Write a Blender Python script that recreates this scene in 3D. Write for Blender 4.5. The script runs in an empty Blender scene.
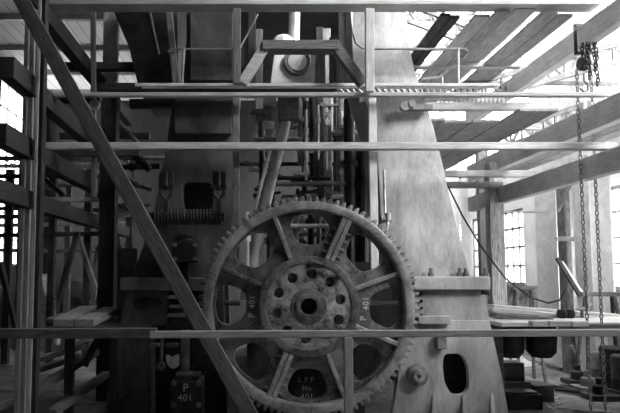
import bpy, math, random
from mathutils import Vector, Matrix
random.seed(7)
SC = bpy.context.scene
COL = SC.collection
PI = math.pi
F = 600.0
CAMZ = 2.7
PITCH = math.radians(4.3)
CY = 227.0
def P(px, py, D):
    x = (px-250)/F; y = (CY-py)/F
    dy = math.cos(PITCH) - y*math.sin(PITCH)
    dz = math.sin(PITCH) + y*math.cos(PITCH)
    s = D/dy
    return Vector((x*s, D, CAMZ+dz*s))

# ------------------------------------------------------------ mesh builder
class MB:
    def __init__(s): s.v = []; s.f = []
    def add(s, vs, fs):
        n = len(s.v); s.v += [Vector(v) for v in vs]; s.f += [[i+n for i in f] for f in fs]; return s
    def box(s, x0, x1, y0, y1, z0, z1):
        vs = [(x, y, z) for x in (x0, x1) for y in (y0, y1) for z in (z0, z1)]
        return s.add(vs, [(0,1,3,2),(4,6,7,5),(0,4,5,1),(2,3,7,6),(0,2,6,4),(1,5,7,3)])
    def beam(s, a, b, w, h, up=(0,0,1)):
        a = Vector(a); b = Vector(b); d = (b-a).normalized(); u = Vector(up)
        if abs(d.dot(u)) > .98: u = Vector((0,1,0))
        r = d.cross(u).normalized(); u = r.cross(d)
        vs = []
        for p in (a, b):
            for i in (-1, 1):
                for j in (-1, 1): vs.append(p + r*(w/2*i) + u*(h/2*j))
        return s.add(vs, [(0,1,3,2),(4,6,7,5),(0,4,5,1),(2,3,7,6),(0,2,6,4),(1,5,7,3)])
    def tube(s, pts, r, n=12, closed=False, cap=True):
        pts = [Vector(p) for p in pts]; m = len(pts); vs = []; fs = []
        prev = None
        for i, p in enumerate(pts):
            if closed: d = pts[(i+1) % m]-pts[i-1]
            else: d = pts[min(i+1, m-1)]-pts[max(i-1, 0)]
            d.normalize()
            if prev is None:
                u = Vector((0,0,1)) if abs(d.z) < .9 else Vector((1,0,0))
                u = (u-d*u.dot(d)).normalized()
            else: u = (prev-d*prev.dot(d)).normalized()
            prev = u; w = d.cross(u); rr = r[i] if isinstance(r, (list, tuple)) else r
            for k in range(n):
                a = 2*PI*k/n; vs.append(p + (u*math.cos(a)+w*math.sin(a))*rr)
        for i in range(m if closed else m-1):
            for k in range(n):
                j = (i+1) % m; k2 = (k+1) % n
                fs.append((i*n+k, i*n+k2, j*n+k2, j*n+k))
        if cap and not closed:
            fs.append(tuple(range(n))[::-1]); fs.append(tuple((m-1)*n+k for k in range(n)))
        return s.add(vs, fs)
    def lathe(s, prof, a, axis, n=40):
        # prof: (distance along axis, radius)
        a = Vector(a); axis = Vector(axis).normalized()
        pts = [a + axis*t for t, r in prof]
        u = Vector((0,0,1)) if abs(axis.z) < .9 else Vector((1,0,0))
        u = (u-axis*u.dot(axis)).normalized(); w = axis.cross(u); vs = []; fs = []
        for p, (t, r) in zip(pts, prof):
            for k in range(n):
                g = 2*PI*k/n; vs.append(p+(u*math.cos(g)+w*math.sin(g))*r)
        for i in range(len(prof)-1):
            for k in range(n):
                k2 = (k+1) % n; fs.append((i*n+k, i*n+k2, (i+1)*n+k2, (i+1)*n+k))
        if prof[0][1] > 1e-5: fs.append(tuple(range(n))[::-1])
        if prof[-1][1] > 1e-5: fs.append(tuple((len(prof)-1)*n+k for k in range(n)))
        return s.add(vs, fs)
    def plate(s, outlines, y0, y1, bev=0.0):
        # outlines in (x, z); first outer, rest holes; extruded along Y
        cu = bpy.data.curves.new('tmp', 'CURVE'); cu.dimensions = '2D'; cu.fill_mode = 'BOTH'
        cu.extrude = (y1-y0)/2-bev; cu.bevel_depth = bev; cu.bevel_resolution = 1
        for o in outlines:
            sp = cu.splines.new('POLY'); sp.points.add(len(o)-1)
            for q, (x, z) in zip(sp.points, o): q.co = (x, z, 0, 1)
            sp.use_cyclic_u = True
        ob = bpy.data.objects.new('tmp', cu); COL.objects.link(ob)
        dg = bpy.context.evaluated_depsgraph_get(); me = bpy.data.meshes.new_from_object(ob.evaluated_get(dg))
        ym = (y0+y1)/2
        s.add([(v.co.x, ym-v.co.z, v.co.y) for v in me.vertices], [tuple(p.vertices) for p in me.polygons])
        bpy.data.objects.remove(ob); bpy.data.curves.remove(cu); bpy.data.meshes.remove(me)
        return s
    def text(s, txt, size, depth, M):
        cu = bpy.data.curves.new('tmp', 'FONT'); cu.body = txt; cu.size = size; cu.extrude = depth
        cu.align_x = 'CENTER'; cu.align_y = 'CENTER'; cu.offset = size*.012; cu.space_character = 1.1
        ob = bpy.data.objects.new('tmp', cu); COL.objects.link(ob)
        dg = bpy.context.evaluated_depsgraph_get(); me = bpy.data.meshes.new_from_object(ob.evaluated_get(dg))
        s.add([M @ v.co for v in me.vertices], [tuple(p.vertices) for p in me.polygons])
        bpy.data.objects.remove(ob); bpy.data.curves.remove(cu); bpy.data.meshes.remove(me)
        return s

OFF = {}
def obj(name, mb, mat, parent=None, bevel=0, kind=None, label=None, fix=True):
    me = bpy.data.meshes.new(name)
    if parent is not None: o0 = OFF[parent.name]
    else:
        lo = [min(v[i] for v in mb.v) for i in range(3)]; hi = [max(v[i] for v in mb.v) for i in range(3)]
        o0 = Vector(((lo[0]+hi[0])/2, (lo[1]+hi[1])/2, lo[2]))
    me.from_pydata([tuple(v-o0) for v in mb.v], [], mb.f)
    me.validate()
    import bmesh
    bm = bmesh.new(); bm.from_mesh(me); bmesh.ops.remove_doubles(bm, verts=bm.verts, dist=1e-5)
    bmesh.ops.recalc_face_normals(bm, faces=bm.faces); bm.to_mesh(me); bm.free()
    me.materials.append(mat)
    me.polygons.foreach_set('use_smooth', [True]*len(me.polygons)); me.set_sharp_from_angle(angle=math.radians(35))
    ob = bpy.data.objects.new(name, me); COL.objects.link(ob)
    if parent is not None: ob.parent = parent
    else: ob.location = o0
    OFF[ob.name] = o0
    if bevel:
        m = ob.modifiers.new('bevel', 'BEVEL'); m.width = bevel; m.segments = 2; m.limit_method = 'ANGLE'
    if kind: ob['kind'] = kind
    if label: ob['label'] = label
    return ob
def tag(o, label, cat, group=None, kind=None):
    o['label'] = label; o['category'] = cat
    if group: o['group'] = group
    if kind: o['kind'] = kind
    return o
def thing(name, label, cat, loc, group=None):
    o = bpy.data.objects.new(name, None); COL.objects.link(o); o.location = loc; o.empty_display_size = .2
    OFF[o.name] = Vector(loc); return tag(o, label, cat, group)
def struct(name, mb, mat, parent=None):
    return obj(name, mb, mat, parent, kind='structure' if parent is None else None)

# ------------------------------------------------------------ materials
def mat_base(name):
    m = bpy.data.materials.new(name); m.use_nodes = True; nt = m.node_tree
    return m, nt, nt.nodes['Principled BSDF']
def g(v): return (v, v, v, 1)
def wood(name, lo, hi, rough=.75):
    m, nt, b = mat_base(name); N = nt.nodes; L = nt.links
    tc = N.new('ShaderNodeTexCoord'); mp = N.new('ShaderNodeMapping'); mp.inputs['Scale'].default_value = (.9, 13, 13)
    oi = N.new('ShaderNodeObjectInfo'); ad = N.new('ShaderNodeVectorMath'); ad.operation = 'ADD'
    sc = N.new('ShaderNodeMath'); sc.operation = 'MULTIPLY'; sc.inputs[1].default_value = 37
    L.new(oi.outputs['Random'], sc.inputs[0]); L.new(tc.outputs['Object'], ad.inputs[0]); L.new(sc.outputs[0], ad.inputs[1])
    L.new(ad.outputs[0], mp.inputs[0])
    n1 = N.new('ShaderNodeTexNoise'); n1.inputs['Scale'].default_value = 4.0; n1.inputs['Detail'].default_value = 6; n1.inputs['Distortion'].default_value = .6
    L.new(mp.outputs[0], n1.inputs['Vector'])
    n2 = N.new('ShaderNodeTexNoise'); n2.inputs['Scale'].default_value = 2.3; n2.inputs['Detail'].default_value = 3; L.new(ad.outputs[0], n2.inputs['Vector'])
    cr = N.new('ShaderNodeValToRGB'); cr.color_ramp.elements[0].position = .3; cr.color_ramp.elements[0].color = g(lo)
    cr.color_ramp.elements[1].position = .68; cr.color_ramp.elements[1].color = g(hi); L.new(n1.outputs['Fac'], cr.inputs[0])
    mr = N.new('ShaderNodeMapRange'); mr.inputs[3].default_value = .65; mr.inputs[4].default_value = 1.25; L.new(n2.outputs['Fac'], mr.inputs[0])
    mr2 = N.new('ShaderNodeMapRange'); mr2.inputs[3].default_value = .8; mr2.inputs[4].default_value = 1.15; L.new(oi.outputs['Random'], mr2.inputs[0])
    mu = N.new('ShaderNodeMath'); mu.operation = 'MULTIPLY'; L.new(mr.outputs[0], mu.inputs[0]); L.new(mr2.outputs[0], mu.inputs[1])
    mx = N.new('ShaderNodeVectorMath'); mx.operation = 'MULTIPLY'; L.new(cr.outputs[0], mx.inputs[0]); L.new(mu.outputs[0], mx.inputs[1])
    L.new(mx.outputs[0], b.inputs['Base Color']); b.inputs['Roughness'].default_value = rough; b.inputs['Specular IOR Level'].default_value = .25
    bp = N.new('ShaderNodeBump'); bp.inputs['Strength'].default_value = .35; bp.inputs['Distance'].default_value = .01
    L.new(n1.outputs['Fac'], bp.inputs['Height']); L.new(bp.outputs[0], b.inputs['Normal'])
    return m
def iron(name, lo, hi, rough=.5, metal=0.0, scale=3.0, spec=.4, streak=False, bump=.25):
    m, nt, b = mat_base(name); N = nt.nodes; L = nt.links
    tc = N.new('ShaderNodeTexCoord'); mp = N.new('ShaderNodeMapping'); mp.inputs['Scale'].default_value = (1, 1, .35) if streak else (1, 1, 1)
    L.new(tc.outputs['Object'], mp.inputs[0])
    n1 = N.new('ShaderNodeTexNoise'); n1.inputs['Scale'].default_value = scale; n1.inputs['Detail'].default_value = 8; n1.inputs['Roughness'].default_value = .65; n1.inputs['Distortion'].default_value = .8
    n2 = N.new('ShaderNodeTexNoise'); n2.inputs['Scale'].default_value = scale*14; n2.inputs['Detail'].default_value = 4
    for n in (n1, n2): L.new(mp.outputs[0], n.inputs['Vector'])
    mx = N.new('ShaderNodeMath'); mx.operation = 'MULTIPLY_ADD'; mx.inputs[1].default_value = .3; L.new(n2.outputs['Fac'], mx.inputs[0]); L.new(n1.outputs['Fac'], mx.inputs[2])
    cr = N.new('ShaderNodeValToRGB'); cr.color_ramp.elements[0].position = .5; cr.color_ramp.elements[0].color = g(lo)
    cr.color_ramp.elements[1].position = .8; cr.color_ramp.elements[1].color = g(hi); L.new(mx.outputs[0], cr.inputs[0])
    L.new(cr.outputs[0], b.inputs['Base Color']); b.inputs['Roughness'].default_value = rough; b.inputs['Metallic'].default_value = metal
    b.inputs['Specular IOR Level'].default_value = spec
    bp = N.new('ShaderNodeBump'); bp.inputs['Strength'].default_value = bump; bp.inputs['Distance'].default_value = .01
    L.new(mx.outputs[0], bp.inputs['Height']); L.new(bp.outputs[0], b.inputs['Normal'])
    return m
def boards(name, lo, hi, axis, wid):
    # boarded surface: dark joints between planks
    m, nt, b = mat_base(name); N = nt.nodes; L = nt.links
    tc = N.new('ShaderNodeTexCoord'); sp = N.new('ShaderNodeSeparateXYZ'); L.new(tc.outputs['Object'], sp.inputs[0])
    dv = N.new('ShaderNodeMath'); dv.operation = 'DIVIDE'; dv.inputs[1].default_value = wid; L.new(sp.outputs[axis], dv.inputs[0])
    fr = N.new('ShaderNodeMath'); fr.operation = 'FRACT'; L.new(dv.outputs[0], fr.inputs[0])
    gt = N.new('ShaderNodeMath'); gt.operation = 'GREATER_THAN'; gt.inputs[1].default_value = .07; L.new(fr.outputs[0], gt.inputs[0])
    fl = N.new('ShaderNodeMath'); fl.operation = 'FLOOR'; L.new(dv.outputs[0], fl.inputs[0])
    wn = N.new('ShaderNodeTexWhiteNoise'); wn.noise_dimensions = '1D'; L.new(fl.outputs[0], wn.inputs['W'])
    n1 = N.new('ShaderNodeTexNoise'); n1.inputs['Scale'].default_value = 1.5; n1.inputs['Detail'].default_value = 6; L.new(tc.outputs['Object'], n1.inputs['Vector'])
    av = N.new('ShaderNodeMath'); av.operation = 'ADD'; L.new(wn.outputs['Value'], av.inputs[0]); L.new(n1.outputs['Fac'], av.inputs[1])
    mr = N.new('ShaderNodeMapRange'); mr.inputs[1].default_value = .2; mr.inputs[2].default_value = 4.0; mr.inputs[3].default_value = lo; mr.inputs[4].default_value = hi; L.new(av.outputs[0], mr.inputs[0])
    ma = N.new('ShaderNodeMapRange'); ma.inputs[3].default_value = .35; ma.inputs[4].default_value = 1; L.new(gt.outputs[0], ma.inputs[0])
    mu = N.new('ShaderNodeMath'); mu.operation = 'MULTIPLY'; L.new(mr.outputs[0], mu.inputs[0]); L.new(ma.outputs[0], mu.inputs[1])
    L.new(mu.outputs[0], b.inputs['Base Color']); b.inputs['Roughness'].default_value = .8
    return m
W_NEW = wood('new timber', .24, .50)
W_PALE = wood('pale timber', .5, .78)
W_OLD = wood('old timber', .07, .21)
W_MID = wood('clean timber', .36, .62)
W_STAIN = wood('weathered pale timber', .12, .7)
W_DARK = wood('dark-toned timber', .02, .065)  # very dark wood tone
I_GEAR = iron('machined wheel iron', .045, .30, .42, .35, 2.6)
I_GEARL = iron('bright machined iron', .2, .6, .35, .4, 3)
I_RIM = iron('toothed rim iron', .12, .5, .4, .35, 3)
I_HUB = iron('stained hub iron', .035, .6, .4, .3, 3.2)
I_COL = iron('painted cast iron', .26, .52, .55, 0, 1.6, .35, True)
I_SHADE = iron('shade-toned cast iron', .03, .09, .6, 0, 2.0, .3, True)  # left column's shade put into the colour; its right twin is pale
I_SHADE_BASE = iron('lighter shade-toned cast iron', .06, .17, .6, 0, 2.0, .3, True)  # base of the same left casting, shade put in less deeply
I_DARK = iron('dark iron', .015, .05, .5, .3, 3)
I_MID = iron('grey iron', .12, .30, .5, .2, 3)
I_BRIGHT = iron('bright steel', .55, .8, .3, .5, 3)
I_WHITE = iron('pale painted iron', .66, .88, .5, 0, 3)
PAINT = iron('white lettering paint', .6, .85, .7, 0, 9, .2)
BRICK = iron('whitewashed wall', .7, .88, .9, 0, .8, .1)
GRIME = iron('grimy lower wall', .12, .5, .9, 0, 1.2, .1)
FLOORM = iron('dirt floor', .10, .30, .95, 0, 1.1, .1, bump=.8)
SAND = iron('pale sand', .45, .75, .95, 0, 5, .1, bump=.8)
ROOFM = boards('roof boards', .5, .8, 0, .42)
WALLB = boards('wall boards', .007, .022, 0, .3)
gm, nt, b = mat_base('window glass')
for n in list(nt.nodes):
    if n.type != 'OUTPUT_MATERIAL': nt.nodes.remove(n)
tr = nt.nodes.new('ShaderNodeBsdfTransparent'); tr.inputs[0].default_value = g(.96)
gl = nt.nodes.new('ShaderNodeBsdfGlossy'); gl.inputs['Roughness'].default_value = .05
mx = nt.nodes.new('ShaderNodeMixShader'); mx.inputs[0].default_value = .05
nt.links.new(tr.outputs[0], mx.inputs[1]); nt.links.new(gl.outputs[0], mx.inputs[2]); nt.links.new(mx.outputs[0], nt.nodes['Material Output'].inputs[0])
GLASS = gm

# ------------------------------------------------------------ timber helper
def timber(name, a, b, w, h, mat, label, cat='beam', group=None, up=(0,0,1), bevel=.012):
    a = Vector(a); b = Vector(b); d = b-a; L = d.length; d.normalize(); u = Vector(up)
    if abs(d.dot(u)) > .98: u = Vector((0,-1,0))
    r = u.cross(d).normalized(); u = d.cross(r)
    me = bpy.data.meshes.new(name)
    vs = [(x, y, z) for x in (0, L) for y in (-w/2, w/2) for z in (-h/2, h/2)]
    me.from_pydata(vs, [], [(0,1,3,2),(4,6,7,5),(0,4,5,1),(2,3,7,6),(0,2,6,4),(1,5,7,3)])
    me.materials.append(mat)
    ob = bpy.data.objects.new(name, me); COL.objects.link(ob)
    ob.matrix_world = Matrix(((d.x, r.x, u.x, a.x), (d.y, r.y, u.y, a.y), (d.z, r.z, u.z, a.z), (0,0,0,1)))
    if bevel:
        m = ob.modifiers.new('bevel', 'BEVEL'); m.width = bevel; m.segments = 2
    OFF[ob.name] = Vector(a)
    return tag(ob, label, cat, group)
ORD = ['topmost', 'second from top', 'third from top', 'fourth from top', 'fifth from top', 'sixth from top', 'seventh from top', 'eighth from top', 'ninth from top', 'lowest']

# ------------------------------------------------------------ the hall
XL, XR, YB, YF, ZR = -11.0, 9.5, 32.0, -4.0, 12.0
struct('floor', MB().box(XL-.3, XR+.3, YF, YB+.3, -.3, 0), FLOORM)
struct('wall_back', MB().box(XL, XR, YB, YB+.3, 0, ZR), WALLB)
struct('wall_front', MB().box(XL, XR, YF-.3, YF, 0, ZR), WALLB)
# right wall: piers and bands with real openings
m = MB()
wins = [(11, 13.4), (14.3, 16.5), (17.3, 19.6), (20.8, 25.6), (27, 30.5)]  # unseen near stretch left windowless to darken the low parts
ZW0, ZW1 = 2.25, 4.95
m.box(XR, XR+.35, YF, YB, ZW1, 7.0)
ys = [YF]+[y for w in wins for y in w]+[YB]
for i in range(0, len(ys), 2): m.box(XR, XR+.35, ys[i], ys[i+1], ZW0, ZW1)
struct('wall_right', m, BRICK)
struct('wall_right_base', MB().box(XR, XR+.35, YF, YB, 0, ZW0), GRIME)
def window(n, X, y0, y1, z0, z1, ny, nz, bar=.05, mat=I_WHITE):
    f = MB()
    f.box(X+.05, X+.17, y0, y1, z0, z0+.09).box(X+.05, X+.17, y0, y1, z1-.09, z1).box(X+.05, X+.17, y0, y0+.09, z0, z1).box(X+.05, X+.17, y1-.09, y1, z0, z1)
    for i in range(1, ny): y = y0+(y1-y0)*i/ny; f.box(X+.07, X+.13, y-bar/2, y+bar/2, z0, z1)
    for i in range(1, nz): z = z0+(z1-z0)*i/nz; f.box(X+.06, X+.14, y0, y1, z-bar/2, z+bar/2)
    w = struct('window_%d' % n, f, mat)
    obj('pane', MB().box(X+.095, X+.105, y0+.02, y1-.02, z0+.02, z1-.02), GLASS, w)
    obj('sill', MB().box(X-.12, X+.05, y0-.1, y1+.1, z0-.12, z0), W_OLD, w)
for i, (a, b_) in enumerate(wins): window(i+1, XR, a, b_, ZW0, ZW1, max(4, round((b_-a)/.55)), 4, .075, I_MID)
# clerestory; unseen near stretch kept solid, shaped to shade the left side
YO = 3.3; CZ = 7.0
CB = [(YO+i*4.2, YO+(i+1)*4.2-.3) for i in range(7)]
for i, (a, b_) in enumerate(CB): window(10+i, XR, a, b_, CZ+.05, ZR-.6, 6, 4, .07)
m = MB().box(XR, XR+.35, YF, YB, ZR-.6, ZR).box(XR, XR+.35, YF, YO, CZ, ZR-.6)
for a, b_ in CB: m.box(XR, XR+.35, b_, b_+.3 if b_ < 31 else YB, CZ, ZR-.6)
struct('trim_1', m, BRICK)
# roof: boarded on the left, glazed strip on the right; unseen near end boarded to shade the left
XG = 4.6
struct('ceiling', MB().box(XL, XG, YF, YB, ZR, ZR+.2).box(XG, XR+.35, YF, YO+.3, ZR, ZR+.2), ROOFM)
m = MB()
for y in range(-3, 32, 3): m.box(XL, XR, y, y+.16, ZR-.22, ZR)
for x in (XG+.1, XG+1.2, XG+2.3, XG+3.4): m.box(x, x+.1, YO+.3, YB, ZR-.02, ZR+.14)
struct('trim_2', m, I_MID)
struct('window_20', MB().box(XG+.1, XR, YO+.3, YB, ZR+.15, ZR+.16), GLASS)
# left wall with tall lights
m = MB(); lw = [(26.0, 31.0)]
LZ = (3.0, 11.3)
m.box(XL-.3, XL, YF, YB, 0, LZ[0]).box(XL-.3, XL, YF, YB, LZ[1], ZR)
ys = [YF]+[y for w in lw for y in w]+[YB]
for i in range(0, len(ys), 2): m.box(XL-.3, XL, ys[i], ys[i+1], LZ[0], LZ[1])
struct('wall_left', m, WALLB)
for i, (a, b_) in enumerate(lw): window(30+i, XL-.2, a, b_, LZ[0], LZ[1], 5, 7, .06, I_MID)
# back-wall windows low on the left
# ------------------------------------------------------------ riveted stanchions along right wall
def stanchion(X, y, label, hw):
    t = thing('riveted_stanchion', label, 'steel column', (X, y, 0), 'riveted steel stanchions along the right wall')
    mb = MB().box(X-.03, X, y-hw, y+hw, .1, 10.8).box(X, X+.5, y-.02, y+.02, .1, 10.8).box(X+.5, X+.53, y-hw, y+hw, .1, 10.8)
    obj('shaft', mb, I_WHITE, t)
    rv = MB()
    for k in range(46):
        for s in (-1, 1): rv.lathe([(0, .022), (.015, .018), (.02, 0)], (X-.03, y+s*(hw-.08), .3+k*.2), (-1,0,0), 6)
    o = obj('rivet', rv, I_WHITE, t); o['kind'] = 'stuff'
    obj('base_plate', MB().box(X-.15, X+.65, y-hw-.1, y+hw+.1, 0, .1), I_MID, t)
stanchion(8.6, 15.45, 'nearest riveted steel stanchion by right wall, beside rightmost window', .38)
stanchion(8.6, 17.35, 'broad riveted steel stanchion, second along the right wall', .62)
stanchion(8.6, 26.4, 'farthest riveted stanchion on right wall, seen behind timber post', .4)
# bracket gusset beside nearest stanchion
a = P(572, 192, 16.6)
tag(obj('gusset_plate', MB().box(8.45, 8.5, 16.05, 16.45, 0, 5.4).box(8.5, 8.7, 16.23, 16.27, 0, 5.4), I_MID), 'narrow grey steel upright between the two nearest stanchions', 'steel upright')
def bar(name, a, b, r, mat, label, cat='rod', group=None, n=10):
    return tag(obj(name, MB().tube([a, b], r, n), mat), label, cat, group)
bar('steel_brace', P(578,170,15.8), P(558,212,15.9), .035, I_MID, 'thin diagonal steel brace high between right wall stanchions', 'brace')
tag(obj('raking_prop', MB().beam(P(557,258,14.5), P(580,296,14.5), .09, .08), I_DARK), 'short dark raking prop leaning below the right windows', 'prop')
tag(obj('raking_prop', MB().beam(P(561,262,14.9), P(590,306,14.9), .09, .08), I_WHITE), 'pale raking prop beside the dark one below the right windows', 'prop')
# roof trusses
def truss(a, b, dep, label, n=9):
    a = Vector(a); b = Vector(b); mb = MB(); dz = Vector((0,0,dep))
    mb.beam(a, b, .12, .12).beam(a+dz, b+dz, .12, .12)
    for i in range(n):
        p = a.lerp(b, i/n); q = a.lerp(b, (i+1)/n)
        mb.beam(p, q+dz, .06, .07) if i % 2 else mb.beam(p+dz, q, .06, .07)
        mb.beam(q, q+dz, .05, .06)
    tag(obj('lattice_girder', mb, I_MID), label, 'girder')
truss(P(455,106,14.2), P(646,54,13.8), .42, 'long white lattice girder slanting up to the right near the roof', 12)
truss(P(500,148,15.6), P(590,118,15.2), .4, 'short lattice girder below the long one, behind scaffold beams', 8)
tag(obj('girder_rail', MB().beam(P(455,82,14.6), P(636,84,14.4), .08, .08), I_MID), 'thin level tie bar crossing behind the chain hoist', 'bar')
truss(P(405,20,17), P(470,44,17), .5, 'small lattice girder high beside the pale engine column top', 5)

# ------------------------------------------------------------ scaffold
S = 10.2
SG = 'receding scaffold beams'
lev = []
xl = P(45,150,S).x; xr = P(612,150,S).x
zt = [P(45,150,S).z, P(45,99,S).z, P(45,11,S).z]
nmL = ['lower middle', 'upper middle', 'topmost']
ends = [8.3, 8.5, 8.0]
for i, z in enumerate(zt):
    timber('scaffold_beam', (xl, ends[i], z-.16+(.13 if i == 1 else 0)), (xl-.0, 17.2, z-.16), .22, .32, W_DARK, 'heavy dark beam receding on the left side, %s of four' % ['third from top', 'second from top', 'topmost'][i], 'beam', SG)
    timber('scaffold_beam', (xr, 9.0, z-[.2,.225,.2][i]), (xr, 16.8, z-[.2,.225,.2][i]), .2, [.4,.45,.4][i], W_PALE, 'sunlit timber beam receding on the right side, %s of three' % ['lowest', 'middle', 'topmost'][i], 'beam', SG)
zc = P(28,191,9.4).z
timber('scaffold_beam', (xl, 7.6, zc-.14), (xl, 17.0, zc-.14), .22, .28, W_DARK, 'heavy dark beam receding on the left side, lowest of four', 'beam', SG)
# left compound post
pz = P(28,0,9.4)
for k, px in enumerate((21, 26.5, 32)):
    p = P(px, 330, 9.4)
    timber('scaffold_plank_post', (p.x-.03, 9.44+.03*k, 0), (p.x-.03, 9.44+.03*k, 8.2), .075, .16, W_PALE, 'upright pale plank bundled in the left compound post, %s' % ['outermost', 'middle one', 'innermost against the dark post'][k], 'plank', 'upright planks of left post', up=(0,-1,0))
p = P(38, 330, 9.3)
timber('scaffold_post', (p.x+.0, 9.25, 0), (p.x+.0, 9.25, 8.2), .07, .16, W_DARK, 'dark square upright post at far left, clamped beside pale planks', 'post', up=(0,-1,0))
# rear left posts
p = P(108, 250, 13.0)
timber('scaffold_post', (p.x, 13.0, 0), (p.x, 13.0, P(108,94,13).z), .34, .34, W_DARK, 'thick dark post standing behind the diagonal brace on the left', 'post', up=(0,-1,0))
p = P(96, 100, 12.0)
timber('scaffold_pole', (p.x, 12.0, 4.2), (p.x-.1, 12.0, 8.3), .10, .10, W_OLD, 'slim grey pole hanging by the round gauge, upper left', 'pole', up=(0,-1,0))
p = P(110, 100, 14.0)
timber('scaffold_post', (p.x, 14.0, 5.2), (p.x, 14.0, 11.2), .34, .2, W_PALE, 'wide pale upright timber high on the left below the roof', 'post', up=(0,-1,0))
# right post
p = P(498, 250, 14.9)
timber('scaffold_post', (p.x-.1, 14.9, 0), (p.x-.1, 14.9, P(498,163,14.9).z), .26, .3, W_STAIN, 'weathered thick timber post under the right beams by pale column', 'post', up=(0,-1,0))
timber('scaffold_post', (p.x+.13, 15.0, 0), (p.x+.13, 15.0, P(498,155,15).z), .12, .2, W_NEW, 'narrow paler timber strapped to right side of weathered post', 'post', up=(0,-1,0))
p2 = P(488, 100, 17)
timber('scaffold_post', (p2.x, 17.6, 0.0), (p2.x, 17.6, P(488,130,17.6).z), .3, .25, W_NEW, 'pale far timber upright rising behind the right weathered post', 'post', up=(0,-1,0))
# long cross planks
SP = 'long planks laid across the front'
def cross(x0, x1, y, w, h, mat, label, D=S, name='cross_plank', y1=None):
    a = P(x0, y, D+w/2); b = P(x1, y if y1 is None else y1, D+w/2)
    return timber(name, a, b, w, h, mat, label, 'plank', SP)
cross(48, 596, 6, .34, .085, W_MID, 'topmost long cross plank spanning nearly the whole width')
cross(48, 614, 95, .12, .07, W_MID, 'long cross plank level with base of the trapezoid frame, lower of pair')
cross(135, 500, 85, .05, .06, W_MID, 'long cross plank at walkway level, upper of the close pair', S+.5)
cross(44, 615, 146.5, .16, .12, W_MID, 'long pale cross plank just above the toothed wheel')
# foreground rail
timber('foreground_rail', P(-30, 333.5, 8.5), P(157, 333, 8.5), .10, .14, W_OLD, 'dark left length of foreground timber rail, lapped near diagonal', 'rail')
timber('foreground_rail', P(150, 334.5, 8.42), P(660, 332.5, 8.42), .05, .10, W_MID, 'long pale foreground rail crossing in front of toothed wheel', 'rail')
# diagonal brace
timber('diagonal_brace', P(15, -12, 8.95), P(254, 422, 8.95), .23, .07, W_OLD, 'long diagonal timber plank crossing the left side to bottom', 'brace', up=(0,-1,0))
# verticals
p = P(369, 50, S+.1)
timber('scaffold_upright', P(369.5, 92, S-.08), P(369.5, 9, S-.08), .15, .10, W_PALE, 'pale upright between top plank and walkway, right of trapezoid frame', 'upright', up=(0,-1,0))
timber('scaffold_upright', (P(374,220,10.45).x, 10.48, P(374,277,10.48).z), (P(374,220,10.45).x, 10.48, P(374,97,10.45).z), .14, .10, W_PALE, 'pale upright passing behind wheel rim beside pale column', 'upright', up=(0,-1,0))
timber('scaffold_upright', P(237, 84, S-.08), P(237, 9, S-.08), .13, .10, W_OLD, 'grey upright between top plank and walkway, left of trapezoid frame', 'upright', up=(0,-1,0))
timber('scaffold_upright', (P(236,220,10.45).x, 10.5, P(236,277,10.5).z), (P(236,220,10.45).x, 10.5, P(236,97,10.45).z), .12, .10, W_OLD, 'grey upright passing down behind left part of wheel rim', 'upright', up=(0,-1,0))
timber('bearer', (P(228,279,10.5).x, 10.5, P(236,277,10.5).z-.07), (P(408,279,10.5).x, 10.5, P(236,277,10.5).z-.07), .14, .14, W_DARK, 'dark level bearer behind wheel carrying the two tall uprights', 'beam')
timber('prop', (P(349,370,8.9).x, 8.95, 0), (P(349,370,8.9).x, 8.95, P(349,338,8.9).z), .13, .08, W_NEW, 'short upright prop under the rail in front of wheel bottom', 'prop', up=(0,-1,0))
# trapezoid frame
t = thing('trapezoid_frame', 'timber trapezoid frame above the wheel before the disc headed crosshead', 'frame', P(303, 84, S+.15))
fd = S+.2
for nm, a, b_ in (('top_rail', P(262,47.5,fd), P(338,47.5,fd)),):
    obj(nm, MB().beam(a, b_, .3, .17), W_OLD, t, .012)
obj('leg', MB().beam(P(266,46,fd), P(242,84,fd), .17, .2, (0,-1,0)), W_NEW, t, .012)
obj('leg', MB().beam(P(334,46,fd), P(363,84,fd), .17, .2, (0,-1,0)), W_OLD, t, .012)
# posts seen beside the frame
for px, D, y0, y1, mt, lb in ((252,11.2,10,84,W_DARK,'dark upright immediately left of trapezoid frame'), (259,11.6,30,110,W_OLD,'second grey upright left of the crosshead'), (342,11.4,8,84,W_DARK,'dark upright right of the crosshead behind frame leg'), (333,11.9,38,90,W_OLD,'short grey upright just right of crosshead block')):
    timber('upright', P(px,y1,D), P(px,y0,D), .15, .12, mt, lb, 'upright', up=(0,-1,0))
timber('thin_brace', P(240,48,10.7), P(258,14,10.7), .04, .03, W_NEW, 'thin pale diagonal lath left of the trapezoid frame top', 'brace')
timber('strut', P(176,84,10.9), P(169,10,10.9), .12, .08, W_OLD, 'leaning grey strut before the dark upper left casting', 'strut', up=(0,-1,0))

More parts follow.
